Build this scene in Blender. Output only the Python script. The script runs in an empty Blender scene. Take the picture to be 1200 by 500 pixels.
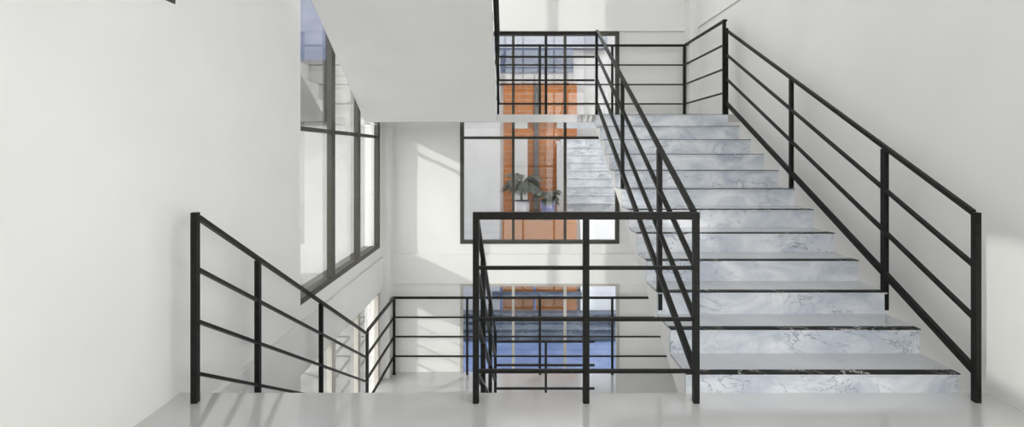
import bpy, bmesh, math, random
from mathutils import Vector, Matrix
random.seed(7)
sc = bpy.context.scene
col = sc.collection
EYE = 1.419                      # camera height over the near landing (z = 0)

# ------------------------------------------------------------ helpers
class MB:
    def __init__(s): s.bm = bmesh.new()
    def box(s, x0, x1, y0, y1, z0, z1):
        v = [s.bm.verts.new(p) for p in ((x0,y0,z0),(x1,y0,z0),(x1,y1,z0),(x0,y1,z0),(x0,y0,z1),(x1,y0,z1),(x1,y1,z1),(x0,y1,z1))]
        for f in ((3,2,1,0),(4,5,6,7),(0,1,5,4),(1,2,6,5),(2,3,7,6),(3,0,4,7)): s.bm.faces.new([v[i] for i in f])
        return s
    def hexa(s, pts):
        v = [s.bm.verts.new(p) for p in pts]
        for f in ((3,2,1,0),(4,5,6,7),(0,1,5,4),(1,2,6,5),(2,3,7,6),(3,0,4,7)): s.bm.faces.new([v[i] for i in f])
        return s
    def slope(s, x0, x1, ya, za, yb, zb, t):      # bar lying in a y-z plane, t = vertical thickness
        return s.hexa([(x0,ya,za-t/2),(x1,ya,za-t/2),(x1,yb,zb-t/2),(x0,yb,zb-t/2),
                       (x0,ya,za+t/2),(x1,ya,za+t/2),(x1,yb,zb+t/2),(x0,yb,zb+t/2)])
    def prism(s, poly, x0, x1):                    # poly = (y, z) list, extruded along x
        a = [s.bm.verts.new((x0,y,z)) for y,z in poly]; b = [s.bm.verts.new((x1,y,z)) for y,z in poly]
        s.bm.faces.new(a); s.bm.faces.new(b[::-1]); n = len(poly)
        for i in range(n): s.bm.faces.new((a[i],b[i],b[(i+1)%n],a[(i+1)%n]))
        return s
    def lathe(s, prof, cx, cy, n=24):
        rings = []
        for r,z in prof: rings.append([s.bm.verts.new((cx+r*math.cos(2*math.pi*k/n), cy+r*math.sin(2*math.pi*k/n), z)) for k in range(n)])
        for a,b in zip(rings, rings[1:]):
            for k in range(n): s.bm.faces.new((a[k],a[(k+1)%n],b[(k+1)%n],b[k]))
        s.bm.faces.new(rings[0][::-1]); s.bm.faces.new(rings[-1])
        return s
    def build(s, name, m, parent=None, bevel=0, smooth=False):
        bmesh.ops.recalc_face_normals(s.bm, faces=s.bm.faces)
        me = bpy.data.meshes.new(name); s.bm.to_mesh(me); s.bm.free()
        me.materials.append(m)
        o = bpy.data.objects.new(name, me); col.objects.link(o)
        if parent:
            o.parent = parent; o.matrix_parent_inverse = Matrix.Translation(-parent.location)
        if bevel:
            b = o.modifiers.new('bevel', 'BEVEL'); b.width = bevel; b.segments = 2; b.limit_method = 'ANGLE'
        if smooth:
            for p in me.polygons: p.use_smooth = True
        return o
def tag(o, label=None, cat=None, group=None, kind=None):
    if label: o['label'] = label
    if cat: o['category'] = cat
    if group: o['group'] = group
    if kind: o['kind'] = kind
    return o
def empty(name, loc=(0,0,0)):
    o = bpy.data.objects.new(name, None); o.empty_display_size = .1; o.location = loc; col.objects.link(o); return o
def struct(o, label=None):
    o['kind'] = 'structure'
    if label: o['label'] = label
    return o

# ------------------------------------------------------------ materials
def base(name, color, rough=.5, metal=0, spec=.5):
    m = bpy.data.materials.new(name); m.use_nodes = True
    b = m.node_tree.nodes['Principled BSDF']
    b.inputs['Base Color'].default_value = (*color, 1); b.inputs['Roughness'].default_value = rough
    b.inputs['Metallic'].default_value = metal; b.inputs['Specular IOR Level'].default_value = spec
    return m, m.node_tree, b
def noisy(name, c1, c2, scale, rough=.5, spec=.5, bump=0, detail=5, metal=0):
    m, t, b = base(name, c1, rough, metal, spec)
    tc = t.nodes.new('ShaderNodeTexCoord'); n = t.nodes.new('ShaderNodeTexNoise'); r = t.nodes.new('ShaderNodeValToRGB')
    n.inputs['Scale'].default_value = scale; n.inputs['Detail'].default_value = detail
    r.color_ramp.elements[0].color = (*c1,1); r.color_ramp.elements[1].color = (*c2,1)
    r.color_ramp.elements[0].position = .35; r.color_ramp.elements[1].position = .65
    t.links.new(tc.outputs['Object'], n.inputs['Vector']); t.links.new(n.outputs['Fac'], r.inputs['Fac'])
    t.links.new(r.outputs['Color'], b.inputs['Base Color'])
    if bump:
        bp = t.nodes.new('ShaderNodeBump'); bp.inputs['Strength'].default_value = bump; bp.inputs['Distance'].default_value = .01
        t.links.new(n.outputs['Fac'], bp.inputs['Height']); t.links.new(bp.outputs['Normal'], b.inputs['Normal'])
    return m
def marble(name, lo, hi, vein, rough, vscale=2.2, vpos=.03):
    m, t, b = base(name, hi, rough)
    tc = t.nodes.new('ShaderNodeTexCoord')
    mp = t.nodes.new('ShaderNodeMapping'); mp.inputs['Scale'].default_value = (1, 1.3, 1.7); mp.inputs['Rotation'].default_value = (.3,.6,.2)
    n = t.nodes.new('ShaderNodeTexNoise'); n.inputs['Scale'].default_value = 2.6; n.inputs['Detail'].default_value = 9; n.inputs['Roughness'].default_value = .62; n.inputs['Distortion'].default_value = .8
    r = t.nodes.new('ShaderNodeValToRGB'); r.color_ramp.elements[0].color = (*lo,1); r.color_ramp.elements[1].color = (*hi,1)
    r.color_ramp.elements[0].position = .36; r.color_ramp.elements[1].position = .6
    v = t.nodes.new('ShaderNodeTexNoise'); v.inputs['Scale'].default_value = vscale; v.inputs['Detail'].default_value = 7; v.inputs['Distortion'].default_value = 1.6; v.inputs['Roughness'].default_value = .6
    a = t.nodes.new('ShaderNodeMath'); a.operation = 'SUBTRACT'; a.inputs[1].default_value = .5
    ab = t.nodes.new('ShaderNodeMath'); ab.operation = 'ABSOLUTE'
    vr = t.nodes.new('ShaderNodeValToRGB'); vr.color_ramp.elements[0].color = (1,1,1,1); vr.color_ramp.elements[1].color = (0,0,0,1)
    vr.color_ramp.elements[0].position = 0; vr.color_ramp.elements[1].position = vpos
    br = t.nodes.new('ShaderNodeTexNoise'); br.inputs['Scale'].default_value = 1.7; br.inputs['Detail'].default_value = 2
    brr = t.nodes.new('ShaderNodeValToRGB'); brr.color_ramp.elements[0].position = .45; brr.color_ramp.elements[1].position = .62
    mu = t.nodes.new('ShaderNodeMath'); mu.operation = 'MULTIPLY'
    mx = t.nodes.new('ShaderNodeMixRGB'); mx.inputs[2].default_value = (*vein,1)
    L = t.links.new
    L(tc.outputs['Object'], mp.inputs['Vector'])
    for q in (n, v, br): L(mp.outputs['Vector'], q.inputs['Vector'])
    L(n.outputs['Fac'], r.inputs['Fac']); L(v.outputs['Fac'], a.inputs[0]); L(a.outputs[0], ab.inputs[0]); L(ab.outputs[0], vr.inputs['Fac'])
    L(br.outputs['Fac'], brr.inputs['Fac']); L(vr.outputs['Color'], mu.inputs[0]); L(brr.outputs['Color'], mu.inputs[1])
    L(mu.outputs[0], mx.inputs[0]); L(r.outputs['Color'], mx.inputs[1]); L(mx.outputs[0], b.inputs['Base Color'])
    return m
def glass(name, tint, refl=1.0, rough=.02):
    m = bpy.data.materials.new(name); m.use_nodes = True; t = m.node_tree; t.nodes.clear()
    o = t.nodes.new('ShaderNodeOutputMaterial'); mx = t.nodes.new('ShaderNodeMixShader')
    tr = t.nodes.new('ShaderNodeBsdfTransparent'); gl = t.nodes.new('ShaderNodeBsdfGlossy'); lw = t.nodes.new('ShaderNodeLayerWeight')
    pw = t.nodes.new('ShaderNodeMath'); pw.operation = 'POWER'; pw.inputs[1].default_value = 4.5
    fr = t.nodes.new('ShaderNodeMath'); fr.operation = 'MULTIPLY_ADD'; fr.inputs[1].default_value = .93; fr.inputs[2].default_value = .035
    lw.inputs['Blend'].default_value = .5
    t.links.new(lw.outputs['Facing'], pw.inputs[0]); t.links.new(pw.outputs[0], fr.inputs[0])
    tr.inputs['Color'].default_value = (*tint,1); gl.inputs['Roughness'].default_value = rough; gl.inputs['Color'].default_value = (refl,)*3+(1,)
    t.links.new(fr.outputs[0], mx.inputs[0]); t.links.new(tr.outputs[0], mx.inputs[1]); t.links.new(gl.outputs[0], mx.inputs[2])
    t.links.new(mx.outputs[0], o.inputs['Surface'])
    return m
def bricks(name, c1, c2, mortar, scale, bw, rh, msize, rough=.6):
    m, t, b = base(name, c1, rough)
    tc = t.nodes.new('ShaderNodeTexCoord'); sx = t.nodes.new('ShaderNodeSeparateXYZ'); cb = t.nodes.new('ShaderNodeCombineXYZ')
    br = t.nodes.new('ShaderNodeTexBrick')
    br.inputs['Color1'].default_value = (*c1,1); br.inputs['Color2'].default_value = (*c2,1); br.inputs['Mortar'].default_value = (*mortar,1)
    br.inputs['Scale'].default_value = scale; br.inputs['Mortar Size'].default_value = msize
    br.inputs['Brick Width'].default_value = bw; br.inputs['Row Height'].default_value = rh
    L = t.links.new
    L(tc.outputs['Object'], sx.inputs[0]); L(sx.outputs['X'], cb.inputs['X']); L(sx.outputs['Z'], cb.inputs['Y'])
    L(cb.outputs[0], br.inputs['Vector']); L(br.outputs['Color'], b.inputs['Base Color'])
    return m

WALL  = noisy('white_wall_paint', (.80,.80,.785), (.83,.83,.815), 1.5, .7, .3)
PLAST = noisy('white_plaster', (.78,.78,.77), (.81,.81,.80), 2, .75, .2)
FLOOR = noisy('polished_screed', (.52,.52,.515), (.57,.57,.56), 1.2, .13, .55)
_f = FLOOR.node_tree.nodes['Principled BSDF']
_f.inputs['Coat Weight'].default_value = 1; _f.inputs['Coat Roughness'].default_value = .07; _f.inputs['Coat IOR'].default_value = 1.9
METAL = noisy('black_powder_coat', (.013,.013,.012), (.020,.020,.018), 60, .40, .12)
FRAME = noisy('dark_window_metal', (.045,.044,.034), (.060,.058,.046), 40, .45, .4)
FRAME_LIT = noisy('lit_window_metal', (.50,.48,.43), (.55,.53,.48), 30, .5, .4)  # reflected light on the lower window frames, put into a beige colour
RISER = marble('white_marble', (.52,.565,.64), (.80,.825,.86), (.26,.31,.37), .25, 2.8, .016)
TREAD = marble('pale_marble_tread', (.46,.47,.49), (.50,.51,.525), (.40,.42,.45), .10, 1.2, .006)
BLACKM= marble('black_marble', (.012,.012,.012), (.03,.028,.026), (.60,.58,.56), .45, 3.2, .014)
BLACKM.node_tree.nodes['Principled BSDF'].inputs['Specular IOR Level'].default_value = .06
GLASS = glass('clear_window_glass', (.943,.950,.944), .9)
GLASSB= glass('blue_window_glass', (.89,.915,.95), .9)

# ------------------------------------------------------------ camera
cam = bpy.data.cameras.new('camera'); cam.sensor_width = 36; cam.lens = 18; cam.shift_y = -0.06
co = bpy.data.objects.new('camera', cam); col.objects.link(co); co.location = (0,0,EYE); co.rotation_euler = (math.pi/2,0,0)
cam.clip_start = .05; sc.camera = co

# ------------------------------------------------------------ setting
XL, XR, YB = -1.955, 2.795, 7.9
LOW, TOP = -1.971, 1.8785          # lower and upper far landings
UP, DN = 3.88, -3.88               # storey above, ground storey
ROOF = 6.3
YN = -3.6                          # glazed front added behind the camera to let light in
WT = .22
WX0, WX1 = -.80, 1.655             # back window opening
LY0, LY1 = 4.73, 7.57              # left window opening
# windows: storey heights (bottom, top)
W_A = (0.004, 3.276)               # middle storey
W_B = (-3.876, -0.604)             # lower storey
W_C = (3.884, 6.1)
b = MB()
b.box(XL-WT, WX0, YB, YB+WT, DN-.2, ROOF); b.box(WX1, XR+WT, YB, YB+WT, DN-.2, ROOF)
b.box(WX0, WX1, YB, YB+WT, DN-.2, W_B[0]); b.box(WX0, WX1, YB, YB+WT, W_B[1], W_A[0]); b.box(WX0, WX1, YB, YB+WT, W_A[1], W_C[0]); b.box(WX0,WX1,YB,YB+WT,W_C[1],ROOF)
struct(b.build('wall_back', WALL))
# left wall : solid, with the tall stair windows and the high window near the camera
NW = (.9, 2.97, 2.275, 2.62)       # y0 y1 z0 z1 of the high window
NV = (-3.2, -.98, 2.275, 3.25)    # and of the one behind the camera
b = MB()
X0, X1 = XL-WT, XL
b.box(X0, X1, LY1, YB, DN-.2, ROOF)
b.box(X0, X1, NW[1], LY0, DN-.2, ROOF)
for z0, z1 in ((DN-.2, W_B[0]), (W_B[1], W_A[0]), (W_A[1], W_C[0]), (W_C[1], ROOF)): b.box(X0, X1, LY0, LY1, z0, z1)
b.box(X0, X1, NV[1], NW[0], DN-.2, ROOF); b.box(X0, X1, YN, NV[0], DN-.2, ROOF)
for q in (NW, NV): b.box(X0, X1, q[0], q[1], DN-.2, q[2]); b.box(X0, X1, q[0], q[1], q[3], ROOF)
struct(b.build('wall_left', WALL))
RW_FILL = (-3.3, 2.0, .12, 3.4)           # unseen right wall window, added behind the camera to brighten the left wall
RL_FILL = (3.3, 6.1, -3.8, -.7)          # unseen window added under the right flight to light the lower storey
b = MB(); b.box(XR, XR+WT, RW_FILL[1], RL_FILL[0], DN-.2, ROOF); b.box(XR, XR+WT, RL_FILL[1], YB, DN-.2, ROOF)
b.box(XR, XR+WT, RL_FILL[0], RL_FILL[1], RL_FILL[3], ROOF); b.box(XR, XR+WT, RL_FILL[0], RL_FILL[1], DN-.2, RL_FILL[2]); b.box(XR, XR+WT, YN, RW_FILL[0], DN-.2, ROOF)
b.box(XR, XR+WT, RW_FILL[0], RW_FILL[1], DN-.2, RW_FILL[2]); b.box(XR, XR+WT, RW_FILL[0], RW_FILL[1], RW_FILL[3], ROOF)
struct(b.build('wall_right', WALL))
struct(MB().box(XL, 1.3, YN, YN+.2, 0, UP-.2).build('wall_front_blocker', WALL))  # unseen front wall, sized to steer the glazing's light to the left wall
# corner columns
struct(MB().box(XL, XL+.115, 7.66, YB, DN, ROOF).build('trim_1', WALL), 'white square column in the left far corner')
struct(MB().box(XR-.135, XR, 7.66, YB, DN, ROOF).build('trim_2', WALL), 'white square column in the right far corner')
# spandrel beams
n = 3
for z0, z1 in ((-.607,-.147), (3.276, 3.73)):
    struct(MB().box(XL+.115, XR-.135, YB-.035, YB, z0, z1).build('trim_%d' % n, WALL, bevel=.004), 'shallow white beam across the back wall'); n += 1
    struct(MB().box(XL, XL+.04, 3.03 if z0 < 0 else YN, 7.66, z0, z1).build('trim_%d' % n, WALL, bevel=.004), 'shallow white beam along the left wall'); n += 1
struct(MB().box(XR-.03, XR, YN, 7.66, 3.276, 3.73).build('trim_%d' % n, WALL, bevel=.004), 'shallow white beam along the right wall')
# floors
struct(MB().box(XL, XR, YN, 3.02, -.20, 0).build('floor', FLOOR), 'polished pale grey landing floor')
struct(MB().box(XL, XR, 6.27, YB, LOW-.097, LOW).build('floor_lower', FLOOR), 'polished grey floor of the lower far landing')
struct(MB().box(XL, XR, 6.78, YB, TOP-.097, TOP).box(XL+.18, XR, 6.26, 6.78, TOP-.097, TOP).build('floor_upper', FLOOR), 'slab of the upper far landing')
struct(MB().box(XL, XR, YN, YB, DN-.2, DN).build('floor_ground', FLOOR), 'ground storey floor at the foot of the stairwell')
struct(MB().box(XL, -.18, YN, 3.02, UP-.2, UP).build('floor_top', FLOOR), 'landing slab of the storey above')
# ceiling with a long unseen rooflight, added to light the stairwell
b = MB(); SK = (.9, 2.6, -2.0, 4.4)
b.box(XL-WT, SK[0], YN, YB+WT, ROOF, ROOF+.2); b.box(SK[1], XR+WT, YN, YB+WT, ROOF, ROOF+.2)
b.box(SK[0], SK[1], YN, SK[2], ROOF, ROOF+.2); b.box(SK[0], SK[1], SK[3], YB+WT, ROOF, ROOF+.2)
struct(b.build('ceiling', PLAST))

def window_back(n, z0, z1, fm, gm, transom=None, fb=.058):
    w = struct(empty('window_%d' % n, ((WX0+WX1)/2, YB, z0)))
    y0, y1 = YB-.012, YB+.06
    f = MB(); f.box(WX0, WX0+fb, y0, y1, z0, z1); f.box(WX1-fb, WX1, y0, y1, z0, z1)
    f.box(WX0+fb, WX1-fb, y0, y1, z0, z0+fb); f.box(WX0+fb, WX1-fb, y0, y1, z1-fb, z1)
    f.build('window_frame', fm, w, .002)
    for x in (.02, .82): MB().box(x-.021, x+.021, y0+.01, y1-.01, z0+fb, z1-fb).build('mullion', fm, w)
    if transom is not None:
        MB().box(WX0+fb, WX1-fb, y0+.012, y1-.012, transom-.021, transom+.021).build('transom', fm, w)
    MB().box(WX0+.03, WX1-.03, YB+.028, YB+.034, z0+.03, z1-.03).build('pane', gm, w)
    return w
def window_left(n, y0, y1, z0, z1, mulls, fm, gm, transom=None, near_jamb=True, fb=.058):
    w = struct(empty('window_%d' % n, (XL, (y0+y1)/2, z0)))
    a, c = XL-.058, XL+.004
    f = MB(); f.box(a, c, y0, y1, z0, z0+fb); f.box(a, c, y0, y1, z1-fb, z1); f.box(a, c, y1-.10, y1, z0+fb, z1-fb)
    if near_jamb: f.box(a, c, y0, y0+fb, z0+fb, z1-fb)
    else: f.box(a, a+.012, y0, y0+.03, z0+fb, z1-fb)
    f.build('window_frame', fm, w, .002)
    MB().box(XL-WT-.02, a-.001, y0+.001, y1-.001, z0, z0+.025).build('reveal_cover', fm, w)  # dark strip added over the sunlit reveal outside the glass
    for y in mulls: MB().box(a+.008, c-.001, y-.055, y+.055, z0+fb, z1-fb).build('mullion', fm, w)
    if transom is not None: MB().box(a+.012, c-.012, y0, y1-fb, transom-.021, transom+.021).build('transom', fm, w)
    MB().box(XL-.050, XL-.044, y0+.004, y1-.02, z0+.03, z1-.03).build('pane', gm, w)
    return w
window_back(1, *W_A, FRAME, GLASS, 1.639)
window_left(2, LY0, LY1, *W_A, (5.60, 6.545), FRAME, GLASS, 1.639, False)
window_back(3, *W_B, FRAME_LIT, GLASSB, None, .045)
window_left(4, LY0, LY1, *W_B, (5.60, 6.545), FRAME_LIT, GLASS, None, False, .045)
window_left(5, *NW, (), FRAME, GLASS)
window_left(10, *NV, (), FRAME, GLASS)
window_back(6, *W_C, FRAME, GLASS)
window_left(7, LY0, LY1, *W_C, (5.60, 6.545), FRAME, GLASS)
# unseen glazed front behind the camera, added as a light opening
w = struct(empty('window_8', (.42, YN, 0)))
f = MB()
for z in (DN, -.2, 2.6, UP-.2, ROOF-.08): f.box(XL, XR, YN-.05, YN+.05, z, z+.08 if z not in (-.2, UP-.2) else z+.2)
f.build('window_frame', FRAME, w)
for x in (XL+.03, -.75, .42, 1.6, XR-.03): MB().box(x-.03, x+.03, YN-.04, YN+.04, DN+.08, ROOF-.08).build('mullion', FRAME, w)
MB().box(XL+.03, XR-.03, YN-.004, YN+.004, DN+.05, ROOF-.05).build('pane', GLASS, w)
for n_, (ya_, yb_, za_, zb_) in ((11, RW_FILL), (12, RL_FILL)):  # unseen windows added as extra light from the right
    w = struct(empty('window_%d' % n_, (XR, (ya_+yb_)/2, za_)))
    f = MB(); a, c = XR, XR+.06
    f.box(a, c, ya_, yb_, za_, za_+.06); f.box(a, c, ya_, yb_, zb_-.06, zb_); f.box(a, c, ya_, ya_+.06, za_+.06, zb_-.06); f.box(a, c, yb_-.06, yb_, za_+.06, zb_-.06)
    f.build('window_frame', FRAME, w)
    for k in (1,2): y = ya_+(yb_-ya_)*k/3; MB().box(a+.005, c-.005, y-.03, y+.03, za_+.06, zb_-.06).build('mullion', FRAME, w)
    MB().box(XR+.027, XR+.033, ya_+.03, yb_-.03, za_+.03, zb_-.03).build('pane', GLASS, w)
w = struct(empty('window_9', (1.25, 2.9, ROOF+.1)))  # rooflight added above the view as a light opening
f = MB()
for k in range(5):
    y = SK[2]+(SK[3]-SK[2])*k/4
    f.box(SK[0], SK[1], max(SK[2], y-.03), min(SK[3], y+.03), ROOF+.02, ROOF+.1)
f.build('window_frame', FRAME, w)
MB().box(SK[0], SK[1], SK[2], SK[3], ROOF+.11, ROOF+.12).build('pane', GLASS, w)

# ------------------------------------------------------------ stairs
G = .2927
SX0, SX1 = 1.024, 2.634
def flight(label, x0, x1, ya, z_first, rise, n, d, soffit_start, soffit_end, foot):
    """ya = first nosing, d = +1 away from the camera, -1 towards it; soffit points are (y, z)"""
    r = empty('staircase', ((x0+x1)/2, ya, foot)); tag(r, label, 'staircase')
    ov = .012
    poly = []
    yy = lambda i, o=0: ya + d*(i*G + o)
    z = foot
    poly.append((yy(0, ov+.018), z))
    for i in range(n):
        zt = z_first + rise*i - .014
        poly.append((yy(i, ov+.018), zt))
        nx = yy(i+1, ov+.018) if i < n-1 else yy(i, .16)
        poly.append((nx, zt))
    poly += [soffit_end, soffit_start]
    MB().prism(poly, x0+.003, x1-.003).build('stair_body', PLAST, r)
    for i in range(n):
        zt = z_first + rise*i; zb = foot if i == 0 else z_first + rise*(i-1)
        ylo, yhi = sorted((yy(i, ov), yy(i, ov+.018)))
        MB().box(x0+.001, x1-.001, ylo, yhi, zb, zt-.014).build('riser', RISER, r)
        end = yy(i+1, ov) if i < n-1 else yy(i, .16)
        ylo, yhi = sorted((yy(i, .058), end))
        MB().box(x0, x1, ylo, yhi, zt-.014, zt).build('tread', TREAD, r)
        ylo, yhi = sorted((yy(i), yy(i, .058)))
        MB().box(x0, x1, ylo, yhi, zt-.014, zt-.006).build('tread_edge', RISER, r)
        MB().box(x0, x1, ylo, yhi, zt-.006, zt+.0005).build('nosing_strip', BLACKM, r)
    return r
# right flight, up and away
flight('grey-white marble staircase with black nosing strips rising on the right', SX0, SX1, 3.006, .1185, .16, 12, 1,
       (3.024, -.15), (6.40, TOP-.0975), 0)
# left flight, down and away (hidden behind the landing edge) - built as a flight coming up towards the camera
flight('marble staircase dropping from the landing edge on the left', XL+.16, -.19, 3.02+11*G+.0, LOW+.1643, .1643, 11, -1,
       (6.50, LOW-.0), (3.00, -.19), LOW)
# upper left flight, coming up towards the camera from the upper far landing
flight('staircase overhead at the left, seen as a sloping grey soffit', XL+.178, -.18, 6.20, TOP+.1668, .1668, 11, -1,
       (6.18, TOP-.097), (3.0, UP-.2), TOP)

# ------------------------------------------------------------ railings
def post(x0, x1, y0, z0, z1, r, d=.036): return MB().box(x0, x1, y0, y0+d, z0, z1).build('post', METAL, r, .0015)
SL = .16/G
def zr(y): return 1.066 + SL*(y-2.91)          # centre of the top rail of the right flight
PY = [2.892, 3.602, 4.818, 6.262]
def stair_rail(label, px0, px1, x0, x1, near_post, top_z):
    r = empty('railing', ((px0+px1)/2, 2.9, 0)); tag(r, label, 'railing')
    if near_post: post(px0, px1, PY[0], 0, 1.077, r)
    post(px0, px1, PY[1], .305, zr(PY[1]+.018)-.012, r, .045)
    post(px0, px1, PY[2], .1185+.96+.0005, zr(PY[2]+.018)-.012, r)
    if top_z: post(px0-.006, px1-.006, PY[3], TOP+.0005, top_z, r)
    ya = PY[0]+.03; yb = PY[3]
    for k, t in enumerate((.030, .022, .022, .048)):
        dz = -.298*k
        o = MB().slope(x0, x1, ya, zr(ya)+dz, yb+.0, zr(yb)+dz, t).build('handrail' if k == 0 else 'rail', METAL, r, .0015)
    return r
stair_rail('sloping black metal railing up the right side of the marble stairs, nearest the right wall', 2.622, 2.653, 2.620, 2.650, True, 2.935)
stair_rail('sloping black metal railing up the open left side of the marble stairs', 1.028, 1.059, 1.026, 1.056, False, 2.905)

def level_rail(r, x0, x1, y0, y1, ztop, tt, t, sp=.293, nb=3, zs=None):
    zs = zs or [ztop-tt/2] + [ztop-tt/2-sp*(k+1) for k in range(nb)]
    for k, z in enumerate(zs):
        q = tt if k == 0 else t
        MB().box(x0, x1, y0, y1, z-q/2, z+q/2).build('handrail' if k == 0 else 'rail', METAL, r, .0015)
# near landing guard between the flights
r = empty('railing', (.42, 2.9, 0)); tag(r, 'level black metal railing at the landing edge, in front between the two flights', 'railing')
post(-.2217, -.187, 2.886, 0, 1.038, r); post(.402, .437, 2.886, 0, 1.038, r); post(1.026, 1.059, 2.886, 0, 1.038, r)
for x0, x1 in ((-.187,.402),(.437,1.026)):
    for z in (.763, .472, .178): MB().box(x0, x1, 2.893, 2.913, z-.010, z+.010).build('rail', METAL, r, .001)
MB().box(-.2217, 1.059, 2.884, 2.922, 1.038, 1.079).build('handrail', METAL, r, .0015)
# left flight, wall side
def zl(y): return 1.062 - .5496*(y-2.90)
def down_rail(label, x0, x1, with_near, yend):
    r = empty('railing', ((x0+x1)/2, 2.9, 0)); tag(r, label, 'railing')
    if with_near: post(x0, x1, 2.886, 0, 1.077, r)
    for y in (3.602, 4.80): 
        i = math.ceil((y-3.02)/G); zf = -.1643*i
        post(x0, x1, y, zf+.0005, zl(y+.018)-.012, r)
    post(x0, x1, yend, LOW+.0005, zl(yend)+.012, r)
    for k in range(4):
        MB().slope(x0+.002, x1-.002, 2.922, zl(2.922)-.298*k, yend, zl(yend)-.298*k, .028 if k == 0 else .020).build('handrail' if k == 0 else 'rail', METAL, r, .0015)
    return r
down_rail('black metal railing sloping down along the left wall from the landing', -1.814, -1.779, True, 6.33)
down_rail('steep dark railing sloping down behind the left end of the level landing railing', -.2217, -.187, False, 6.262)
# lower far landing: along the window wall and the back wall
r = empty('railing', (-1.796, 7.8, LOW)); tag(r, 'level black railing around the lower landing, along its back wall and left window', 'railing')
zsL = [-.800, -1.097, -1.393, -1.690]
for x in (-1.796, -.683, .424, 1.528, 2.62): post(x-.017, x+.017, 7.785, LOW+.0005, -.815, r)
for k, z in enumerate(zsL):
    q = .034 if k == 0 else .020
    MB().box(-1.814, 2.637, 7.79, 7.815, z-q/2, z+q/2).build('handrail' if k == 0 else 'rail', METAL, r, .0015)
    MB().box(-1.812, -1.782, 6.366, 7.79, z-q/2, z+q/2).build('handrail' if k == 0 else 'rail', METAL, r, .0015)
# lower landing front guard
r = empty('railing', (.4, 6.28, LOW)); tag(r, 'short level black railing at the lower landing front edge, ending free at its right', 'railing')
post(.402, .430, 6.28, LOW+.0005, -.92, r)
for k, z in enumerate((-.910, -1.200, -1.487, -1.780)):
    MB().box(-.187, 1.015, 6.285, 6.31, z-.012, z+.012).build('handrail' if k == 0 else 'rail', METAL, r, .0015)
# upper far landing: right return and back wall
r = empty('railing', (2.63, 7.8, TOP)); tag(r, 'level black railing along the upper landing back wall, turning forward at the right', 'railing')
zsU = [3.040, 2.744, 2.446, 2.150]
for x in (-1.796, -.683, .424, 1.528, 2.627): post(x-.017, x+.017, 7.785, TOP+.0005, 3.022, r)
post(2.600, 2.636, 6.30, TOP+.0005, 3.052, r)
for k, z in enumerate(zsU):
    q = .034 if k == 0 else .020
    MB().box(-1.814, 2.645, 7.79, 7.815, z-q/2, z+q/2).build('handrail' if k == 0 else 'rail', METAL, r, .0015)
    MB().box(2.612, 2.637, 6.337, 7.79, z-q/2, z+q/2).build('handrail' if k == 0 else 'rail', METAL, r, .0015)
    MB().box(2.6365, 2.650, 6.30, 6.33, z-.010, z+.010).build('bracket', METAL, r)
# upper landing front guard
r = empty('railing', (.4, 6.28, TOP)); tag(r, 'level black railing at the front edge of the upper landing, between soffit and stair top', 'railing')
post(-.187, -.155, 6.29, TOP+.0005, 2.895, r); post(.402, .434, 6.29, TOP+.0005, 2.87, r)
for k, z in enumerate((2.880, 2.590, 2.302, 2.012)):
    q = .034 if k == 0 else .022
    MB().box(-.155, 1.016, 6.293, 6.318, z-q/2, z+q/2).build('handrail' if k == 0 else 'rail', METAL, r, .0015)
# railing of the upper left flight (open side)
r = empty('railing', (-.16, 6.2, TOP)); tag(r, 'black railing edge climbing overhead along the open side of the soffit', 'railing')
def zu(y): return 2.895 + .57*(6.26-y)
for y in (5.45, 4.3, 3.2): post(-.1785, -.146, y, zu(y)-1.0, zu(y)-.01, r)
for k in range(4):
    MB().slope(-.178, -.150, 6.286, zu(6.286)-.29*k, 3.1, zu(3.1)-.29*k, .030 if k == 0 else .020).build('handrail' if k == 0 else 'rail', METAL, r, .0015)

# ------------------------------------------------------------ invented courtyard standing in for blurred reflections in the back windows
def PX(x, y): return (x-600)*y/600
def PZ(py, y): return EYE - (py-178)*y/600
EXT  = noisy('courtyard_render', (.42,.42,.42), (.47,.47,.47), 3, .8, .2)
EXTN = noisy('neighbour_render', (.38,.38,.38), (.42,.42,.42), 3, .8, .2)
EXTW = noisy('white_render', (.54,.54,.54), (.58,.58,.58), 3, .8, .2)
DGREY = noisy('dark_grey_panel', (.06,.06,.06), (.085,.085,.085), 6, .6)
ORNG = bricks('orange_brick', (.26,.08,.008), (.32,.10,.012), (.26,.17,.11), 1.0, .42, .16, .010)
ORNGP= noisy('orange_render', (.27,.088,.003), (.32,.105,.005), 2.5, .6)
BLUEP= noisy('blue_cladding', (.035,.05,.09), (.06,.08,.125), 2, .4)
LAV  = noisy('pale_blue_cladding', (.17,.185,.23), (.21,.225,.265), 2, .5)
BSTONE= marble('blue_grey_stone', (.05,.07,.10), (.10,.13,.17), (.25,.28,.32), .35, 2.5, .03)
BPAVE= noisy('sky_tinted_paving', (.12,.18,.34), (.18,.25,.42), 2.2, .25)  # blue of the sky light put into the paving colour
GREY = noisy('grey_concrete', (.22,.22,.22), (.30,.30,.30), 4, .8)
LEAF = noisy('leaf_green', (.010,.018,.007), (.03,.04,.018), 8, .5)
POTB = noisy('blue_glaze', (.10,.12,.30), (.35,.36,.50), 6, .25)
POTW = noisy('white_glaze', (.55,.55,.60), (.7,.7,.72), 5, .3)
SOIL = noisy('potting_soil', (.02,.015,.01), (.05,.035,.02), 30, .9)
GND = -2.45
struct(MB().box(-2.4, 9, 8.13, 16.5, GND-.2, GND).build('floor_courtyard', BPAVE), 'invented courtyard floor behind the back windows, blue sky light put into its colour')
struct(MB().box(-9, 9, 14.62, 14.9, GND, 6.5).build('wall_courtyard', EXT), 'pale rendered wall closing the invented courtyard')
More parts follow.
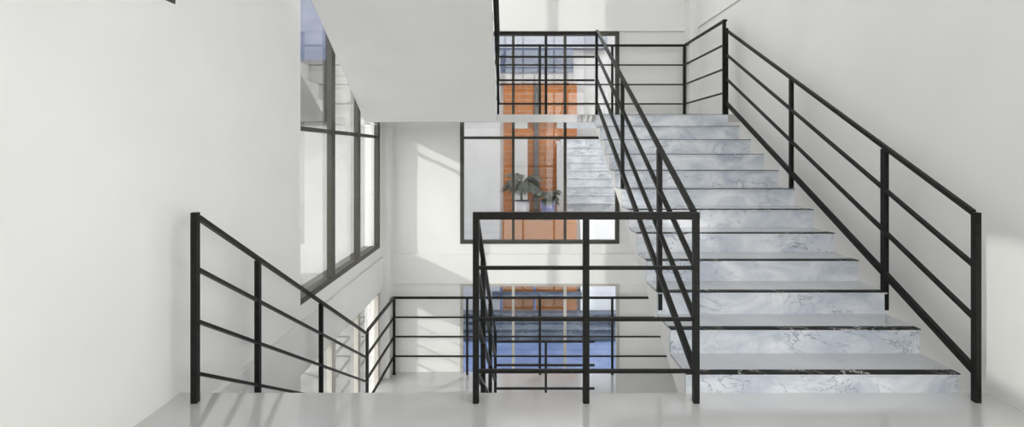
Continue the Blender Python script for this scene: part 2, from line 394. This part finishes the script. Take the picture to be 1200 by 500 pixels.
struct(MB().box(6.5, 6.8, 8.13, 14.6, GND, 6.5).build('wall_courtyard_right', EXT))
# facade of orange brick with blue cladding on top
YF = 14.3
r = empty('building_facade', (PX(633,YF), YF, GND)); tag(r, 'invented orange brick facade under blue cladding, seen through the tall back window', 'building')
MB().box(PX(590,YF), PX(676,YF), YF, 14.6, GND, PZ(97,YF)).build('brick_wall', ORNG, r)
MB().box(PX(584,YF), PX(672,YF), YF-.05, 14.6, PZ(97,YF), PZ(86,YF)).build('cornice', GREY, r)
MB().box(PX(578,YF), PX(672,YF), YF, 14.6, PZ(86,YF), PZ(56,YF)).build('cladding', BLUEP, r)
MB().box(PX(560,YF), PX(712,YF), YF+.05, 14.6, PZ(56,YF), PZ(20,YF)).build('parapet', LAV, r)
MB().box(PX(626,YF), PX(631,YF), YF-.06, YF, GND, PZ(97,YF)).build('downpipe', DGREY, r)
MB().box(PX(603,YF), PX(618,YF), YF-.25, YF, GND, PZ(163,YF)).build('pilaster', EXT, r)
# terrace with orange front
YT = 11.6
r = empty('terrace', (PX(633,YT), YT, GND)); tag(r, 'invented raised orange-fronted terrace with a grey ledge, seen low in the back windows', 'terrace')
MB().box(PX(589,YT), PX(676,YT), YT, 12.33, GND, PZ(259,YT)).build('terrace_wall', ORNGP, r)
MB().box(PX(577,YT), PX(681,YT), YT-.12, YT, PZ(346,YT), PZ(341,YT)).build('ledge', BSTONE, r)
MB().box(PX(625,YT), PX(628,YT), YT-.02, YT, PZ(363,YT), PZ(335,YT)).build('pilaster', POTB, r)
# stone steps in front of it
r = empty('stone_steps', (.6, 11, GND)); tag(r, 'invented wide blue-grey stone steps seen through the lower back window', 'steps')
zt = PZ(363, YT); N = 4
for i in range(N):
    y0 = 10.45+i*.287; z1 = GND+(zt-GND)*(i+1)/N
    MB().box(-1.3, 3.2, y0, YT-.005 if i == N-1 else 10.45+(i+1)*.287, GND, z1).build('step', BSTONE, r)
# white side wall and marble steps at the right
r = empty('garden_wall', (-1.2, 11.7, GND)); tag(r, 'invented tall white garden wall left of the orange terrace, seen through the back windows', 'wall')
MB().box(-2.2, PX(586,11.7), 11.62, 11.8, GND, 3.6).build('wall_panel', EXTW, r)
MB().box(-2.2, PX(586,11.7)+.01, 11.60, 11.82, 3.6, 3.66).build('wall_coping', EXT, r)
r = empty('garden_wall', (2.9, 11.7, GND)); tag(r, 'invented low white garden wall right of the orange terrace, below the pale marble steps', 'wall')
MB().box(PX(680,11.7), 4.2, 11.62, 11.8, GND, PZ(252,11.7)).build('wall_panel', WALL, r)
MB().box(PX(680,11.7)-.01, 4.2, 11.60, 11.82, PZ(252,11.7), PZ(250,11.7)).build('wall_coping', EXT, r)
r = empty('garden_pier', (1.2, 12.5, GND)); tag(r, 'invented narrow white garden pier beside the orange facade, left of the pale outside steps', 'pier')
MB().box(PX(653,12.5), PX(664,12.5), 12.36, 12.6, GND, PZ(168,12.5)).build('pier_shaft', EXT, r)
MB().box(PX(652,12.5), PX(665,12.5), 12.35, 12.61, PZ(168,12.5), PZ(165,12.5)).build('pier_cap', EXT, r)
r = empty('outside_steps', (2.4, 13.3, GND)); tag(r, 'invented pale marble outside steps seen through the right panes of the tall back window', 'steps')
STEPM = marble('outside_marble', (.36,.39,.43), (.56,.58,.61), (.2,.22,.25), .35, 2.0, .03)
y0 = 12.66; x0 = PX(664, y0)
zb = PZ(247, y0)
MB().box(x0, 4.2, y0, 14.2, GND, zb).build('steps_base', EXT, r)
for i in range(9):
    yy = y0+.02+i*.16; z1 = zb+(i+1)*.2
    MB().box(x0, 4.2, yy, 14.2, z1-.2, z1-.03).build('riser', STEPM, r)
    MB().box(x0-.02, 4.2, yy-.03, 14.2, z1-.03, z1).build('tread', STEPM, r)

# palms in pots on the terrace
def palm(name, label, x, y, z, h, ph, pr, potm, nl, leafl, group):
    r = empty(name, (x, y, z)); tag(r, label, 'plant', group)
    MB().lathe([(pr*.62,z),(pr*.95,z+ph*.5),(pr,z+ph*.85),(pr*.9,z+ph)], x, y).build('pot', potm, r, smooth=True)
    MB().lathe([(pr*.8,z+ph),(pr*.8,z+ph+.01)], x, y).build('soil', SOIL, r)
    MB().lathe([(.03,z+ph),(.022,z+h*.6),(.015,z+h*.78)], x, y, 10).build('stem', LEAF, r)
    m = MB(); bm = m.bm
    for k in range(nl):
        a = 2*math.pi*k/nl + random.uniform(-.2,.2); L = leafl*random.uniform(.75,1.1); up = random.uniform(.3,1.5)
        prev = None; base_z = z+h*.66
        pts = []
        for j in range(9):
            t = j/8; rr = L*t*(1-.15*t); zz = base_z + up*L*.75*t - L*.85*t*t
            pts.append(Vector((x+rr*math.cos(a), y+rr*math.sin(a), zz)))
        side = Vector((-math.sin(a), math.cos(a), 0))
        for j in range(8):
            w0 = .012; 
            p, q = pts[j], pts[j+1]
            v = [bm.verts.new(p+side*.006), bm.verts.new(p-side*.006), bm.verts.new(q-side*.005), bm.verts.new(q+side*.005)]
            bm.faces.new(v)
            if j >= 1:
                for s in (-1,1):
                    for u in (0,.5):
                        c = p.lerp(q,u); ll = L*.33*math.sin(math.pi*min(1,(j+u)/8.5))+.03
                        tip = c + side*s*ll + (q-p).normalized()*ll*.6 + Vector((0,0,-ll*.45))
                        wv = (q-p).normalized()*.02
                        vv = [bm.verts.new(c-wv*.4), bm.verts.new(c.lerp(tip,.5)-wv), bm.verts.new(tip), bm.verts.new(c.lerp(tip,.5)+wv), bm.verts.new(c+wv*.4)]
                        bm.faces.new(vv)
    m.build('fronds', LEAF, r)
zt = PZ(259,YT)
palm('potted_palm', 'invented broad dark green palm in a white pot, standing on the orange terrace', PX(611,12.05), 12.05, zt, 1.30, .42, .2, POTW, 16, .62, 'palms on the terrace')
palm('potted_palm', 'invented smaller green palm in a blue glazed pot beside the white-potted palm', PX(642,11.9), 11.9, zt, .85, .46, .18, POTB, 13, .42, 'palms on the terrace')

# ------------------------------------------------------------ outside, left of the stair windows
r = empty('neighbouring_building', (-4, 9, GND)); tag(r, 'pale neighbouring building with grey panel and blue glazing, seen through the left window', 'building')
YS = 8.6
TILE = bricks('pale_tile', (.34,.34,.325), (.37,.37,.355), (.22,.22,.21), 1.0, .9, .45, .012)
GLZ = noisy('blue_glazing', (.06,.08,.15), (.14,.16,.24), 1.5, .15)
MB().box(-7.5, -2.2, YS, YS+.4, GND-1.5, -.187).build('lower_wall', EXTN, r)
MB().box(-7.5, -2.2, YS-.03, YS, GND-1.5, -.62).build('darkening_slab', GREY, r)  # grey slab added to darken the sunlit lower wall
MB().box(-7.5, -2.2, YS, YS+.4, -.187, PZ(147,YS)).build('middle_wall', EXTN, r)
MB().box(-7.5, -2.2, YS+.05, YS+.4, PZ(147,YS), 7).build('upper_wall', TILE, r)
MB().box(-5.0, PX(384,YS), YS-.15, YS+.05, PZ(143,YS), PZ(72,YS)).build('grey_panel', DGREY, r)
MB().box(-5.0, PX(384,YS), YS-.10, YS+.05, PZ(72,YS), 6.2).build('glazing', GLZ, r)
struct(MB().box(-30, XL-WT, -25, YS, -4.1, -3.9).build('floor_outside', GREY), 'grey pavement outside the left wall')

# ------------------------------------------------------------ light
w = bpy.data.worlds.new('sky'); sc.world = w; w.use_nodes = True
nt = w.node_tree; bg = nt.nodes['Background']
bg.inputs['Color'].default_value = (1,.985,.985,1); bg.inputs['Strength'].default_value = 3.0
s = bpy.data.lights.new('sun', 'SUN'); s.energy = 1.25; s.angle = math.radians(.8); s.color = (1,.97,.93)
so = bpy.data.objects.new('sun', s); col.objects.link(so); so.location = (-10,-8,8)
so.rotation_euler = Vector((1,.87,-.47)).to_track_quat('-Z','Y').to_euler()

sc.view_settings.view_transform = 'Standard'; sc.view_settings.look = 'None'
sc.view_settings.exposure = 0.27; sc.view_settings.gamma = 1; sc.view_settings.use_curve_mapping = False
